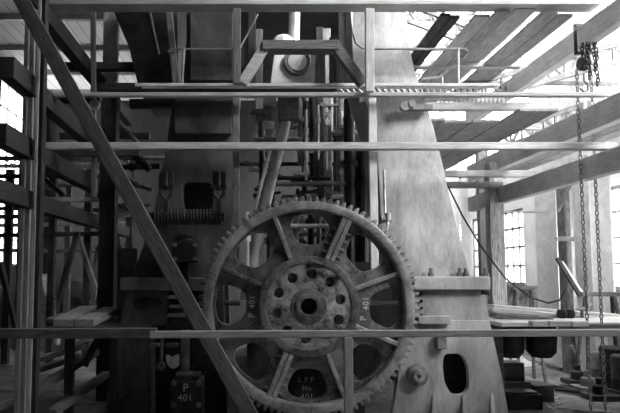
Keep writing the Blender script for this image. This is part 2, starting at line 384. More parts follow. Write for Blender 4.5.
# overhead decks of boards along Y on the right
zd = zt[2]+.02
def deck(x0, x1, y0, y1, z, n, mat, lb, grp, th=.06):
    w = (x1-x0)/n
    for i in range(n):
        timber('deck_board', (x0+w*(i+.5), y0+random.uniform(-.15,.15), z+th/2), (x0+w*(i+.5), y1+random.uniform(-.4,.4), z+th/2), w-.03, th, mat, lb % (['leftmost','second from left','third from left','fourth from left','fifth from left'][i] if n > 1 else 'single'), 'board', grp)
px2x = lambda px, D: (px-250)*D/600
deck(px2x(447,10.4), px2x(470,10.4), 10.5, 21, zd, 2, W_DARK, 'narrow dark overhead board beside pale column top, %s', 'narrow overhead boards')
deck(px2x(483,10.4), px2x(519,10.4), 10.5, 21, zd, 2, W_NEW, 'wide overhead deck board in middle of the upper right deck, %s', 'upper deck boards')
deck(px2x(522,10.4), px2x(546,10.4), 10.5, 20.5, zd+.08, 1, W_NEW, 'overhead deck board between the two bright gaps, %s', 'upper deck boards')
deck(px2x(549,10.4), px2x(586,10.4), 10.5, 16, zd, 2, W_NEW, 'wide overhead deck board nearest the right receding beam, %s', 'upper deck boards')
z2 = zt[1]+.02
deck(3.35, 5.05, 11.9, 21, z2, 3, W_NEW, 'middle level deck board right behind the pale column, %s', 'middle deck boards')
deck(5.08, 5.85, 11.0, 20, z2+.02, 1, W_NEW, 'middle level deck board between column and beam, %s', 'middle deck boards')
deck(6.9, 7.7, 10.6, 20, z2-.2, 2, W_NEW, 'pale plank running away outside the middle right beam, %s', 'outer right planks')
deck(7.4, 7.75, 10.8, 13.2, zt[0]+.28, 1, W_DARK, 'short dark overhead board at far right edge, %s', 'outer right planks')
# joists
JG = 'joists crossing under right decks'
for x0, x1, y, D, mt, lb in ((408,520,65,13.1,W_NEW,'pale joist under upper right deck, nearest the handrail'), (412,545,107,12.0,W_PALE,'pale board edge hanging under the walkway on the right'),
        (428,540,127,15.0,W_NEW,'long pale joist under middle right deck'), (440,533,174,14.2,W_PALE,'pale joist resting on lowest right beam beside post'), (442,502,185,14.6,W_NEW,'short joist just beneath the pale one at right post'),
        (520,640,81,13.5,I_MID,'')):
    if not lb: continue
    timber('joist', P(x0,y,D), P(x1,y,D), .18, .15, mt, lb, 'joist', JG)
timber('tie_pole', P(495,212,16.5), P(548,212,16.5), .06, .06, W_PALE, 'thin level pole tied to right weathered post', 'pole')
timber('tie_pole', P(556,239,15.9), P(578,239,15.9), .1, .12, W_PALE, 'short level pale bar between the right wall stanchions', 'bar')
# left joists
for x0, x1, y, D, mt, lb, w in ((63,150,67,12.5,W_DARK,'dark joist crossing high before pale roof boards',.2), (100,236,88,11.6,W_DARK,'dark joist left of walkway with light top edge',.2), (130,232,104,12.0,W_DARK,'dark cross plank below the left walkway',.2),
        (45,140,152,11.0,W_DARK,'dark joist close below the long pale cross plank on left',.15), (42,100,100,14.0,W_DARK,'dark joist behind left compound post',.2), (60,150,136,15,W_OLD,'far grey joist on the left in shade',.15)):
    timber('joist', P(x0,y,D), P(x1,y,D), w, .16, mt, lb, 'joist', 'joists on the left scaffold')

# ------------------------------------------------------------ gallery walkway on engine
zg = P(300, 85.5, S+.5).z
t = thing('engine_gallery', 'iron grating walkway across the engine above the wheel', 'walkway', (P(320,88,10.9).x, 10.9, zg))
x0, x1 = P(140,88,10.6).x, P(497,88,10.6).x
m = MB().box(x0, x1, 10.78, 10.82, zg-.025, zg+.03).box(x0, x1, 11.2, 11.24, zg-.03, zg+.03)
obj('edge_beam', m, I_WHITE, t)
m = MB(); x = P(340,88,10.6).x
while x < x1-.1:
    m.beam((x, 10.82, zg), (x+.16, 11.2, zg), .05, .03); x += .115
o = obj('grating_bar', m, I_WHITE, t); o['kind'] = 'stuff'
obj('floor_plate', MB().box(x0, P(338,88,10.6).x, 10.8, 11.22, zg-.01, zg+.01), I_DARK, t)
m = MB(); zt2 = P(400,99,11.2).z; x = P(360,99,11.2).x
while x < P(505,99,11.2).x: m.box(x, x+.04, 11.22, 11.26, zt2-.05, zt2+.04); x += .08
m.box(P(360,99,11.2).x, P(505,99,11.2).x, 11.25, 11.29, zt2-.02, zt2+.06)
obj('toothed_edge', m, I_WHITE, t)
# handrails
hz = P(400,48.5,10.8).z
t = thing('handrail', 'thin iron handrail with stanchion on walkway right of trapezoid frame', 'handrail', P(440,84,10.8), 'gallery handrails')
pts = [P(351,12,10.8), P(352,30,10.8), P(356,43,10.8), P(362,48,10.8), P(372,49,10.8), P(465,49,10.8), P(468,51,10.8), P(462,58,10.9), P(446,72,11.0), P(440,77,11.0), P(420,79,11.0)]
obj('rail', MB().tube(pts, .022, 8), I_GEARL, t)
obj('stanchion', MB().tube([P(458,84,10.8), P(458,49,10.8)], .028, 8), I_GEARL, t)
obj('stanchion', MB().tube([P(442,84,10.9), P(442,77,10.9)], .025, 8), I_GEARL, t)
t = thing('handrail', 'thin iron handrail on walkway in the dark left part', 'handrail', P(200,84,10.8), 'gallery handrails')
obj('rail', MB().tube([P(168,52,10.8), P(172,49,10.8), P(240,49,10.8)], .02, 8), I_MID, t)
obj('stanchion', MB().tube([P(182,84,10.8), P(184,49,10.8)], .025, 8), I_MID, t)

# ------------------------------------------------------------ turning wheel
gc = P(308, 306, 9.8); GX, GZ = gc.x, gc.z; k = 9.7/600/1.0
K = 1.0/61.4
def circ(r, n=96, cx=None, cz=None, ph=0):
    cx = GX if cx is None else cx; cz = GZ if cz is None else cz
    return [(cx+r*math.cos(ph+2*PI*i/n), cz+r*math.sin(ph+2*PI*i/n)) for i in range(n)]
wh = thing('toothed_wheel', 'huge iron toothed wheel with eight ribs and drilled centre, filling the middle', 'gear wheel', (GX, 9.8, GZ-109*K))
NT = 96; out = []
for i in range(NT):
    for fr, r in ((0,103.6),(.42,103.6),(.52,106.5),(.60,109),(.82,109),(.90,106.5)):
        a = 2*PI*(i+fr)/NT; out.append((GX+r*K*math.cos(a), GZ+r*K*math.sin(a)))
obj('rim', MB().plate([out, circ(95*K, 160)[::-1]], 9.68, 10.08, .006), I_RIM, wh)
# raised bead along rim
obj('rim_band', MB().plate([circ(103.2*K, 160), circ(96.2*K, 160)[::-1]], 9.65, 9.70, .012), I_GEARL, wh)
def rounded(pts, r, n=5):
    res = []; m_ = len(pts)
    for i in range(m_):
        p = Vector(pts[i]); a = Vector(pts[i-1])-p; b_ = Vector(pts[(i+1) % m_])-p
        ra = min(r, a.length*.48, b_.length*.48)
        a = p+a.normalized()*ra; b_ = p+b_.normalized()*ra
        for q in range(n+1):
            s_ = q/n; res.append(tuple(a*(1-s_)**2 + p*2*s_*(1-s_) + b_*s_**2))
    return res
ribA = [20, 65.5, 110.5, 156, 202, 247, 291.5, 337]
holes = []
for i in range(8):
    a0 = ribA[i]; a1 = ribA[(i+1) % 8]+(360 if i == 7 else 0); am = math.radians((a0+a1)/2)
    pts = []
    for r, hw in ((62, -13.5), (80, -21.5), (90, -17), (94, 0), (90, 17), (80, 21.5), (62, 13.5), (60, 0)):
        d = (math.cos(am), math.sin(am)); tt = (-d[1], d[0])
        pts.append((GX+(d[0]*r+tt[0]*hw)*K, GZ+(d[1]*r+tt[1]*hw)*K))
    holes.append(rounded(pts, 9*K, 4)[::-1])
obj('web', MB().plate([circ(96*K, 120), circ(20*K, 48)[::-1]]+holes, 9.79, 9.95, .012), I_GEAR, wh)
for i, a in enumerate(ribA):
    a = math.radians(a); d = Vector((math.cos(a), 0, math.sin(a))); tt = Vector((-d.z, 0, d.x)); c = Vector((GX, 0, GZ))
    joint = i in (1, 5)
    if joint:
        mb = MB()
        for s in (-1, 1):
            mb.beam(c+d*50*K+tt*s*.045+Vector((0,9.76,0)), c+d*96*K+tt*s*.045+Vector((0,9.76,0)), .075, .18, (0,1,0))
        rb = obj('rib', mb, I_GEARL, wh, .01, label='double flanged bolted joint rib')
        for q in range(5):
            for s in (-1, 1):
                pp = c+d*(56+q*8.5)*K+tt*s*.12+Vector((0,9.78,0))
                obj('bolt', MB().lathe([(0,.022),(.05,.022),(.05,.03),(.085,.03)], pp-tt*s*.04, tt*s, 6), I_MID, rb)
    else:
        obj('rib', MB().beam(c+d*50*K+Vector((0,9.77,0)), c+d*96*K+Vector((0,9.77,0)), .07, .15, (0,1,0)), I_GEARL if i in (0,7,6,2) else I_GEAR, wh, .01)  # left pair of ribs in darker iron: light falloff put into the colour
# hub
obj('hub_ring', MB().plate([circ(48.8*K, 96), circ(42.6*K, 96)[::-1]], 9.66, 9.9, .012), I_GEAR, wh)
hh = [circ(5.4*K, 20, GX+32*K*math.cos(math.radians(12+36*i)), GZ+32*K*math.sin(math.radians(12+36*i)))[::-1] for i in range(10)]
hub = obj('hub_disc', MB().plate([circ(42.4*K, 96), circ(9*K, 32)[::-1]]+hh, 9.68, 9.95, .006), I_HUB, wh, label='round iron centre disc with ten bolt holes')
obj('boss', MB().plate([circ(17*K, 64), circ(8.5*K, 40)[::-1]], 9.66, 9.75, .01), I_GEAR, wh)
obj('boss_ring', MB().plate([circ(12.5*K, 64), circ(8.5*K, 40)[::-1]], 9.635, 9.67, .008), I_GEAR, wh)
obj('key_plate', MB().beam((GX+2*K,9.63,GZ+45.2*K), (GX+14*K,9.63,GZ+42*K), .05, .04, (0,0,1)), I_GEARL, wh)
# lettering
def front_text(mb, txt, px, py, D, hpx, rot=0):
    c = P(px, py, D); size = hpx*D/600*1.38
    M = Matrix.Translation(c) @ Matrix.Rotation(PI/2, 4, 'X') @ Matrix.Rotation(rot, 4, 'Z')
    return mb.text(txt, size, .002, M)
obj('painted_number', front_text(front_text(MB(), 'P', 251.5, 315.5, 9.785, 6.5, PI/2), '401', 252.5, 302, 9.785, 6, PI/2), PAINT, wh, label='white letters P 401 reading upward')
obj('painted_number', front_text(front_text(MB(), 'P', 363.5, 318.5, 9.785, 6.5, PI/2), '401', 366, 303.5, 9.785, 6, PI/2), PAINT, wh, label='white letters P 401 reading upward')
# crankshaft
t = thing('crankshaft', 'thick dark crankshaft running back from wheel centre', 'shaft', (GX, 14, GZ-.4))
obj('journal', MB().lathe([(0,.45),(.35,.45),(.35,.32),(8,.32)], (GX, 10.0, GZ), (0,1,0)), I_DARK, t)
for y in (13.2, 14.4): obj('crank_web', MB().plate([rounded([(GX-.45,GZ-.5),(GX+.45,GZ-.5),(GX+.35,GZ+1.3),(GX-.35,GZ+1.3)], .3)], y, y+.35, .02), I_MID, t)

# ------------------------------------------------------------ engine columns
def pxpoly(pts, D): return [(P(x, y, D).x, P(x, y, D).z) for x, y in pts]
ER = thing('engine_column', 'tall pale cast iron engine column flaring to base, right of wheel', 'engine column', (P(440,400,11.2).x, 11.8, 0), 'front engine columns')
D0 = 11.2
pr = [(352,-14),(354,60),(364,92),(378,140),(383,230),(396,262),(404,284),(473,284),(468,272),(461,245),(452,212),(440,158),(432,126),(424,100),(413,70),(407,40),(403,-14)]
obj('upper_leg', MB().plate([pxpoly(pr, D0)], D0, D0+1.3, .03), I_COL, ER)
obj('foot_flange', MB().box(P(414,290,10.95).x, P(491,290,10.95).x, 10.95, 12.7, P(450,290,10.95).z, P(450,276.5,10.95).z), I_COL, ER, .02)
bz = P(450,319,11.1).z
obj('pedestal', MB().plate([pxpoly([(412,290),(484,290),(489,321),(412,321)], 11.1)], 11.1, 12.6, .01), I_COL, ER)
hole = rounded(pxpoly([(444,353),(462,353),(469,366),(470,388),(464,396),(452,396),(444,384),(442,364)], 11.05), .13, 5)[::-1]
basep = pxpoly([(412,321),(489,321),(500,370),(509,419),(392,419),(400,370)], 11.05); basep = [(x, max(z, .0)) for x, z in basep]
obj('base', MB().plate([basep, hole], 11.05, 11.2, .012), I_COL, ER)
basep2 = pxpoly([(385,321),(435,321),(435,419),(385,419)], 11.2)
mb = MB(); xr2 = P(489,321,11.2).x; xr3 = P(509,419,11.2).x; zb = P(450,321,11.2).z
mb.add([(xr2-.06,11.2,zb),(xr2,11.2,zb),(xr2-.06,12.6,zb),(xr2,12.6,zb),(xr3-.06,11.2,0),(xr3,11.2,0),(xr3-.06,12.6,0),(xr3,12.6,0)], [(0,1,3,2),(4,6,7,5),(0,4,5,1),(2,3,7,6),(0,2,6,4),(1,5,7,3)])
obj('base_side', mb, I_COL, ER)
obj('shade_backing', MB().box(P(420,400,12.5).x, xr2-.05, 11.5, 11.56, 0, zb), I_DARK, ER)  # added dark sheet behind the oval hole, stands in for shade inside
for px in (432, 461, 467, 487):
    p = P(px, 276, 11.02)
    obj('bolt', MB().lathe([(0,.06),(.07,.06),(.07,.035),(.15,.035)], (p.x, 11.08, P(450,276.5,10.95).z), (0,0,1), 6), I_MID, ER)
for py in (294, 301, 308, 315):
    p = P(421, py, 11.1); obj('bolt', MB().lathe([(0,.03),(.04,.03)], p, (0,-1,0), 6), I_DARK, ER)
for px in (432, 462, 490):
    a = P(px-3, 418, 11.05); b_ = P(px, 393, 11.05)
    mb = MB().add([(a.x,11.03,0),(a.x+.1,11.03,0),(b_.x+.01,11.04,b_.z),(b_.x+.05,11.04,b_.z),(a.x,10.85,0),(a.x+.1,10.85,0)], [(0,1,3,2),(0,2,4),(1,5,3),(2,3,5,4),(0,4,5,1)])
    obj('stiffener', mb, I_COL, ER)
obj('ledge', MB().box(P(418,320,11).x, P(450,320,11).x, 10.95, 11.1, P(430,324,11).z, P(430,316,11).z), I_COL, ER, .01)
obj('bracket', MB().box(P(436,345,11).x, P(445,345,11).x, 10.9, 11.05, P(430,348,11).z, P(430,334,11).z), I_MID, ER, .01)
obj('lug', MB().box(P(481,300,11.1).x, P(490,300,11.1).x, 11.1, 11.4, P(480,295,11.1).z, P(480,290,11.1).z), I_DARK, ER, .01)
p = P(416, 374.5, 11.05)
rf = obj('round_fitting', MB().plate([circ(.17,32,p.x,p.z), circ(.06,24,p.x,p.z)[::-1]], 10.9, 11.05, .02), I_MID, ER)
obj('round_fitting_core', MB().plate([circ(.095,32,p.x,p.z), circ(.04,24,p.x,p.z)[::-1]], 10.84, 10.96, .012), I_GEARL, rf)
tag(obj('pipe_fitting', MB().tube([P(384,170,11.1), P(385,212,11.1), P(388,222,11.0), P(386,232,11.0)], .025, 8).lathe([(0,.07),(.18,.07)], P(381,219,11.05), (1,0,0), 12).lathe([(0,.05),(.14,.05)], P(388,213,11.0), (0,0,-1), 12), I_GEARL), 'small white pipe cock on pale column beside wheel rim', 'pipe fitting')
tag(obj('clamp_bracket', MB().box(P(402,106,11).x, P(432,106,11).x, 10.95, 11.1, P(400,110,11).z, P(400,105,11).z).lathe([(0,.09),(.1,.09)], P(404,107,10.95), (0,-1,0), 16).lathe([(0,.07),(.12,.07)], P(411,105,10.95), (0,-1,0), 16), I_MID), 'grey clamp bracket with two round nuts under the walkway on pale column', 'bracket')

EL = thing('engine_column', 'dark cast iron engine column left of wheel behind diagonal plank', 'engine column', (P(160,400,11.2).x, 11.8, 0), 'front engine columns')
pl = [(188,-14),(236,-14),(236,84),(234,140),(232,205),(226,284),(132,284),(134,274),(144,248),(152,222),(160,190),(167,150),(170,130),(173,108),(184,80),(188,40)]
arch = rounded(pxpoly([(180,180),(214,180),(214,206),(206,222),(188,222),(180,206)], D0), .18)[::-1]
obj('upper_leg', MB().plate([pxpoly(pl, D0+.15), arch], D0+.15, D0+.5, .03), I_SHADE, EL)
obj('rear_panel', MB().plate([pxpoly([(176,100),(236,100),(232,284),(140,284),(160,190)], D0+.7)], D0+.7, D0+1.3, .03), I_SHADE, EL)
obj('panel', MB().box(P(175,108,11.3).x, P(232,108,11.3).x, 11.2, 11.36, P(200,135,11.3).z, P(200,108,11.3).z), I_SHADE, EL, .02)
obj('upper_panel', MB().box(P(190,82,11.3).x, P(233,82,11.3).x, 11.2, 11.36, P(200,82,11.3).z, P(200,12,11.3).z), I_SHADE, EL, .02)
obj('foot_flange', MB().box(P(119,290,10.95).x, P(205,290,10.95).x, 10.95, 12.7, P(150,291,10.95).z, P(150,277.5,10.95).z), I_SHADE_BASE, EL, .02)
obj('pedestal', MB().plate([rounded(pxpoly([(127,291),(166,291),(163,325),(121,325)], 11.1), .02)], 11.1, 12.5, .01), I_SHADE_BASE, EL)
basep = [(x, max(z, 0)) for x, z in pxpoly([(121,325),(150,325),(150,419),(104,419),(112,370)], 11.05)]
obj('base', MB().plate([basep], 11.05, 12.4, .012), I_SHADE_BASE, EL)
basep = [(x, max(z, 0)) for x, z in pxpoly([(150,291),(222,291),(226,419),(150,419)], 11.6)]
obj('recessed_base', MB().plate([basep], 11.6, 12.4, .012), I_DARK, EL)
for px in (140, 147, 157): obj('bolt', MB().lathe([(0,.06),(.07,.06),(.07,.035),(.12,.035)], (P(px,276,11).x, 11.08, P(150,277.5,10.95).z), (0,0,1), 6), I_DARK, EL)
obj('oval_cover', MB().plate([[(P(148,303,11.1).x+.26*math.cos(q*PI/16), P(148,303,11.1).z+.1*math.sin(q*PI/16)) for q in range(32)]], 11.05, 11.11, .012), I_DARK, EL)
for i in range(6): obj('bolt', MB().lathe([(0,.04),(.06,.04)], P(154, 345+i*12, 11.6), (0,-1,0), 6), I_MID, EL)
# bottom gusset
a = P(121,413,11.0); obj('stiffener', MB().beam((a.x,11.0,.0), (a.x+.02,11.02,.45), .07, .1), I_SHADE, EL)

# worm shaft with thread, meshing wheel at left
t = thing('worm_shaft', 'dark threaded worm shaft lying left of wheel rim under the arch', 'worm shaft', P(190,226,10.7))
c0 = P(154,217,10.75); c1 = P(222,217,10.75)
obj('core', MB().tube([c0-Vector((.1,0,0)), c1+Vector((.05,0,0))], .085, 16), I_DARK, t)
pts = []
n = 21
for i in range(n*14+1):
    u = i/(n*14); a = 2*PI*u*n; pts.append(c0.lerp(c1, u)+Vector((0, math.cos(a)*.125, math.sin(a)*.125)))
obj('thread', MB().tube(pts, .02, 8), I_SHADE, t)
for px, nm in ((166, 'left'), (219, 'right')):
    t = thing('forked_hanger', 'iron forked hanger holding the %s end of worm shaft' % nm, 'hanger', P(px,214,10.6), 'forked hangers')
    m = MB().beam(P(px,213,10.6), P(px,200,10.6), .07, .07)
    m.tube([P(px-5,186,10.6), P(px-4.5,195,10.6), P(px,200,10.6), P(px+4.5,195,10.6), P(px+5,186,10.6)], .032, 8)
    obj('fork', m, I_DARK, t)
    obj('crosspiece', MB().beam(P(px-8,187,10.6), P(px+8,187,10.6), .08, .05), I_DARK, t)
    obj('stud', MB().tube([P(px,187,10.6), P(px,172,10.6)], .03, 8).box(P(px-7,187,10.7).x, P(px+7,187,10.7).x, 10.66, 10.8, P(px,186,10.7).z, P(px,172,10.7).z), I_SHADE, t)
    obj('nut', MB().lathe([(0,.06),(.08,.06)], P(px,190,10.6), (0,0,1), 6), I_DARK, t)
# bearing box below worm
t = thing('bearing_box', 'dark bolted bearing box below the worm shaft', 'bearing', P(185,265,10.8))
obj('body', MB().box(P(172,262,10.8).x, P(198,262,10.8).x, 10.75, 11.3, P(180,263,10.8).z, P(180,241,10.8).z), I_DARK, t, .03)
obj('cap', MB().lathe([(0,.17),(.05,.17),(.1,.12)], P(185,241,11.0), (0,0,1), 20), I_DARK, t)
for px in (175,195):
    for py in (245,259): obj('bolt', MB().lathe([(0,.04),(.06,.04)], P(px,py,10.76), (0,-1,0), 6), I_MID, t)
obj('stem', MB().tube([P(184,263,10.95), P(184,300,10.95)], .09, 12).tube([P(188,263,10.9), P(188,280,10.9)], .04, 8), I_DARK, t)
# small machine box at lower left with P 401
t = thing('lettered_gearbox', 'small dark iron box lettered P 401 at bottom left of wheel', 'gearbox', (P(186,413,10.6).x, 10.7, 0))
bx = (P(171,400,10.6).x, P(202,400,10.6).x)
obj('body', MB().box(bx[0], bx[1], 10.55, 11.2, .0, P(186,381,10.6).z), I_SHADE, t, .03)
obj('lid', MB().box(bx[0]+.06, bx[1]-.06, 10.6, 11.15, P(186,381,10.6).z, P(186,376,10.6).z), I_SHADE, t, .02)
obj('vertical_shaft', MB().lathe([(0,.16),(.05,.16),(.09,.08),(.7,.08),(.7,.1),(.8,.1)], P(185,376,10.85), (0,0,1), 18), I_MID, t)
for px in (174,199):
    for py in (383,405): obj('bolt', MB().lathe([(0,.05),(.05,.05),(.08,.03)], P(px,py,10.56), (0,-1,0), 6), I_MID, t)
obj('painted_number', front_text(front_text(MB(), 'P', 185.5, 388, 10.545, 8), '401', 185, 398, 10.545, 6.5), PAINT, t, label='white letters P 401')
# heart-like tag plate and link
p = P(172.5,361,10.7)
tg = [(-.115,.10),(-.06,.11),(-.01,.06),(.05,.10),(.115,.12),(.115,-.08),(.03,-.13),(-.05,-.11),(-.105,-.02)]
tag(obj('pale_tag', MB().plate([rounded([(p.x+a, p.z+b_) for a, b_ in tg], .03)], 10.68, 10.7, .003), PAINT), 'small pale notched plate hanging above the lettered iron box', 'tag')
t = thing('eye_rod', 'short hanging rod with ring eye left of pale plate', 'rod', P(161,367,10.7))
obj('rod', MB().tube([P(162,335,10.7), P(161,362,10.7)], .03, 8), I_MID, t)
p = P(161,366,10.7); obj('eye', MB().plate([circ(.07,20,p.x,p.z), circ(.03,16,p.x,p.z)[::-1]], 10.67, 10.73, .008), I_MID, t)
for i, (xa, xb, y) in enumerate(((150,159,345),(166,178,345),(168,182,297),(170,184,306),(168,186,315))):
    tag(obj('bracket_bar', MB().beam(P(xa,y,10.9), P(xb,y,10.9), .2, .06), I_MID, None, .008), 'small iron bracket ledge in dark machinery left of wheel, %s' % ['leftmost beside pale plate','above pale plate','upper of three stacked','middle of three stacked','lowest of three stacked'][i], 'bracket', 'small bracket ledges')

# ------------------------------------------------------------ crosshead / piston
t = thing('crosshead', 'pale crosshead block with round disc cap behind the trapezoid frame', 'crosshead', P(295,84,12.6))
obj('block', MB().plate([rounded(pxpoly([(276,50),(316,50),(314,83),(272,83)], 12.6), .05)], 12.6, 13.4, .03), I_WHITE, t)
c = P(297,63,12.6)
dc = obj('disc_cap', MB().lathe([(0,.29),(.1,.29),(.12,.27),(.12,.225),(.09,.215),(.09,.0)], c, (0,-1,0), 48), I_MID, t)
obj('disc_face', MB().lathe([(.085,.20),(.115,.20),(.12,.19),(.12,0)], c, (0,-1,0), 48), I_WHITE, dc, label='pale round face of the disc')
obj('side_plate', MB().box(P(314,50,12.7).x, P(325,50,12.7).x, 12.6, 13.2, P(300,84,12.6).z, P(300,50,12.6).z), I_MID, t, .02)
obj('piston_rod', MB().tube([P(293.5,50,13), P(295,-12,13)], .13, 24), I_BRIGHT, t)
obj('nut', MB().lathe([(0,.26),(.22,.24),(.3,.16)], P(283,50,12.9), (0,0,1), 8), I_WHITE, t)
t = thing('connecting_rod', 'bright round connecting rod slanting down behind the wheel', 'connecting rod', P(262,215,13.4))
obj('rod', MB().tube([P(289,112,13.3), P(262,215,13.5), P(247,300,13.6)], [.11,.14,.16], 24), I_BRIGHT, t)
obj('fork_end', MB().box(P(278,120,13.3).x, P(300,120,13.3).x, 13.15, 13.5, P(290,122,13.3).z, P(290,88,13.3).z), I_MID, t, .04)
bar('eccentric_rod', P(270,150,13.1), P(254,214,13.1), .035, I_BRIGHT, 'thin bright rod beside the slanting connecting rod', 'rod')
# guide columns behind
t = thing('guide_column', 'dark guide column behind the crosshead in engine middle', 'guide', (P(325,300,13.8).x, 13.9, 0))
obj('column', MB().box(P(318,300,13.8).x, P(326,300,13.8).x, 13.8, 14.2, 0.1, 8.5), I_DARK, t, .02)
obj('slide_face', MB().box(P(326,300,13.8).x, P(334,300,13.8).x, 13.9, 14.1, 2.5, 8.5), I_MID, t, .01)
# rear engine columns
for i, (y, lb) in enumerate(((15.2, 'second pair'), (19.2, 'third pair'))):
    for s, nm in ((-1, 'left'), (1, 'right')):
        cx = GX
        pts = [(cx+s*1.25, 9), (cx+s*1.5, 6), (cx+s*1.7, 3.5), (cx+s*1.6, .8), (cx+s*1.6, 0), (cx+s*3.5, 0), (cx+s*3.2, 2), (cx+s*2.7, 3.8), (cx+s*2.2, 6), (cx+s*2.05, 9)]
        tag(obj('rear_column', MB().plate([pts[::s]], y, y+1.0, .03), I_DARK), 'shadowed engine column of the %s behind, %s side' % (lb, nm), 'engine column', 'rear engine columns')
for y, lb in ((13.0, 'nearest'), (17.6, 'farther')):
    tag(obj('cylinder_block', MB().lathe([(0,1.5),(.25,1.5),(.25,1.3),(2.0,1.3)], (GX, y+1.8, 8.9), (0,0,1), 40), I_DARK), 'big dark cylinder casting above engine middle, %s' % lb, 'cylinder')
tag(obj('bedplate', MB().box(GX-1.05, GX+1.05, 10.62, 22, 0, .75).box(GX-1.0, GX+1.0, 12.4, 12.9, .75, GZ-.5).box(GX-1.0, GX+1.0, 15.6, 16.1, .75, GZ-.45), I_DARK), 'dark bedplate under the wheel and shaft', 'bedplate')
t = thing('lettered_plate', 'dark plate lettered L P F No 401 seen through bottom wheel opening', 'plate', (P(308,390,10.5).x, 10.5, 0))
obj('plate', MB().box(P(280,390,10.5).x, P(336,390,10.5).x, 10.5, 10.56, .0, P(300,362,10.5).z), I_DARK, t, .01)
obj('painted_lettering', front_text(front_text(front_text(MB(), 'L P F', 306, 380, 10.495, 5), 'No', 307, 388.5, 10.495, 5), '401', 307, 397, 10.495, 6), I_GEARL, t, label='faded white letters L P F, No, 401')
# crossing bars inside the engine
IG = 'bars and rods inside the engine'
items = [(240,400,164,14.6,W_DARK), (288,334,226,12.9,I_BRIGHT), (286,334,234,13.2,I_MID), (370,405,303,12.0,I_WHITE), (366,405,283,12.6,I_MID), (262,330,178,13.8,I_DARK), (255,300,139,13.6,I_MID), (300,345,135,14.8,I_MID), (244,285,96,12.9,I_MID), (276,345,184,13.0,I_MID), (215,240,303,12,I_DARK), (250,282,231,12.4,I_GEAR)]
names = ['behind rim top, widest', 'brightest in top wheel opening', 'lower in top wheel opening', 'pale one in right wheel opening', 'grey one in right wheel opening', 'dark one above rim', 'left of connecting rod top', 'right of connecting rod top', 'just below walkway at left', 'just above rim top', 'in left wheel opening', 'in upper left wheel opening']
for (xa, xb, y, D, mt), nm in zip(items, names):
    tag(obj('cross_bar', MB().tube([P(xa,y,D), P(xb,y,D)], .05, 8), mt), 'level iron bar in the engine middle, %s' % nm, 'bar', IG)
vits = [(296,215,262,13.0,.06,I_MID),(303,205,262,13.4,.05,I_BRIGHT),(311,205,262,13.2,.07,I_DARK),(319,200,262,13.0,.05,I_MID),(300,100,165,14.2,.06,I_MID),(313,98,190,14.5,.09,I_DARK),(325,104,170,13.9,.07,I_MID),(341,100,215,14.0,.1,W_OLD),(349,100,300,13.1,.12,I_DARK),(362,150,262,13.2,.14,I_DARK),(247,212,300,12.4,.05,I_BRIGHT),(270,235,262,12.2,.07,I_DARK),(331,98,240,15.0,.06,I_MID),(306,110,180,13.0,.03,I_BRIGHT),(318,105,160,13.0,.03,I_BRIGHT)]
RODN = ['very first','second','third','fourth','fifth','sixth','seventh','eighth','ninth','tenth','eleventh','twelfth','thirteenth','fourteenth','fifteenth']
for i, (px, ya, yb, D, r, mt) in enumerate(vits):
    tag(obj('vertical_rod', MB().tube([P(px,yb,D), P(px,ya,D)], r, 10).lathe([(0,r*1.7),(.12,r*1.7)], P(px,(ya*2+yb)/3,D), (0,0,1), 8), mt), 'upright rod inside the engine, %s from left' % RODN[sorted(v[0] for v in vits).index(px)], 'rod', 'upright rods inside the engine')
# small valve gear blocks below walkway
vb = [(266,100,20,5),(270,108,14,4),(264,116,16,4),(268,124,12,5),(304,152,8,8),(318,150,6,6),(350,118,18,14),(346,132,26,4),(268,165,10,3),(300,174,14,3),(326,183,14,4),(292,196,20,3),(338,196,12,3),(262,186,8,4)]
for i, (px, py, w, h) in enumerate(vb):
    D = 13.4+.12*(i % 5)
    a = P(px-w/2, py+h/2, D); b_ = P(px+w/2, py-h/2, D)
    mb = MB().box(a.x, b_.x, D, D+.25, a.z, b_.z)
    mb.lathe([(0,(b_.z-a.z)*.4),(.06,(b_.z-a.z)*.4)], ((a.x+b_.x)/2, D, (a.z+b_.z)/2), (0,-1,0), 12)
    tag(obj('valve_gear_block', mb, I_MID if i % 3 else I_WHITE, None, .01), 'small iron linkage block with round boss inside the engine, %s' % ['topmost','second','third','fourth','beside upper rod','beside second rod','wide on right','thin wide on right','below left','mid height','pale slanted','just above rim','right above rim','left above rim'][i], 'linkage', 'linkage blocks inside engine')

t = thing('valve_gear', 'cluster of small links and levers between the engine columns below walkway', 'valve gear', P(300,200,14.2))
rv_ = random.Random(5)
for i in range(46):
    px = rv_.choice([258,266,272,300,308,316,324,332,340])+rv_.uniform(-4,4); py = rv_.uniform(101,208); D = rv_.uniform(13.7,14.8)
    a = P(px, py, D); hor = rv_.random() < .6; l = rv_.uniform(.08,.3)
    d = Vector((l, 0, rv_.uniform(-.06,.06))) if hor else Vector((rv_.uniform(-.06,.06), 0, l))
    obj('link_bar', MB().beam(a-d, a+d, .07, rv_.uniform(.04,.09)).lathe([(0,.06),(.08,.06)], a-d+Vector((0,-.03,0)), (0,-1,0), 10), rv_.choice([I_MID, I_DARK, I_DARK, I_GEAR, I_BRIGHT]), t)
for px, D in ((262,14.4),(304,14.6),(320,14.6),(336,14.4)):
    obj('support_bar', MB().tube([P(px,215,D), P(px,96,D)], .07, 8), I_DARK, t)
# upper-left large casting
t = thing('upper_casting', 'huge dark curved casting at upper left under the top plank', 'casting', P(140,90,12.2))
cp = pxpoly([(106,-14),(176,-14),(176,90),(141,90),(136,70),(130,45),(120,22)], 12.2)
obj('body', MB().plate([cp], 12.2, 14.2, .04), I_DARK, t)
obj('edge_rib', MB().tube([P(x, y, 12.15) for x, y in ((150,12),(154,32),(159,54))], .025, 8), I_MID, t)

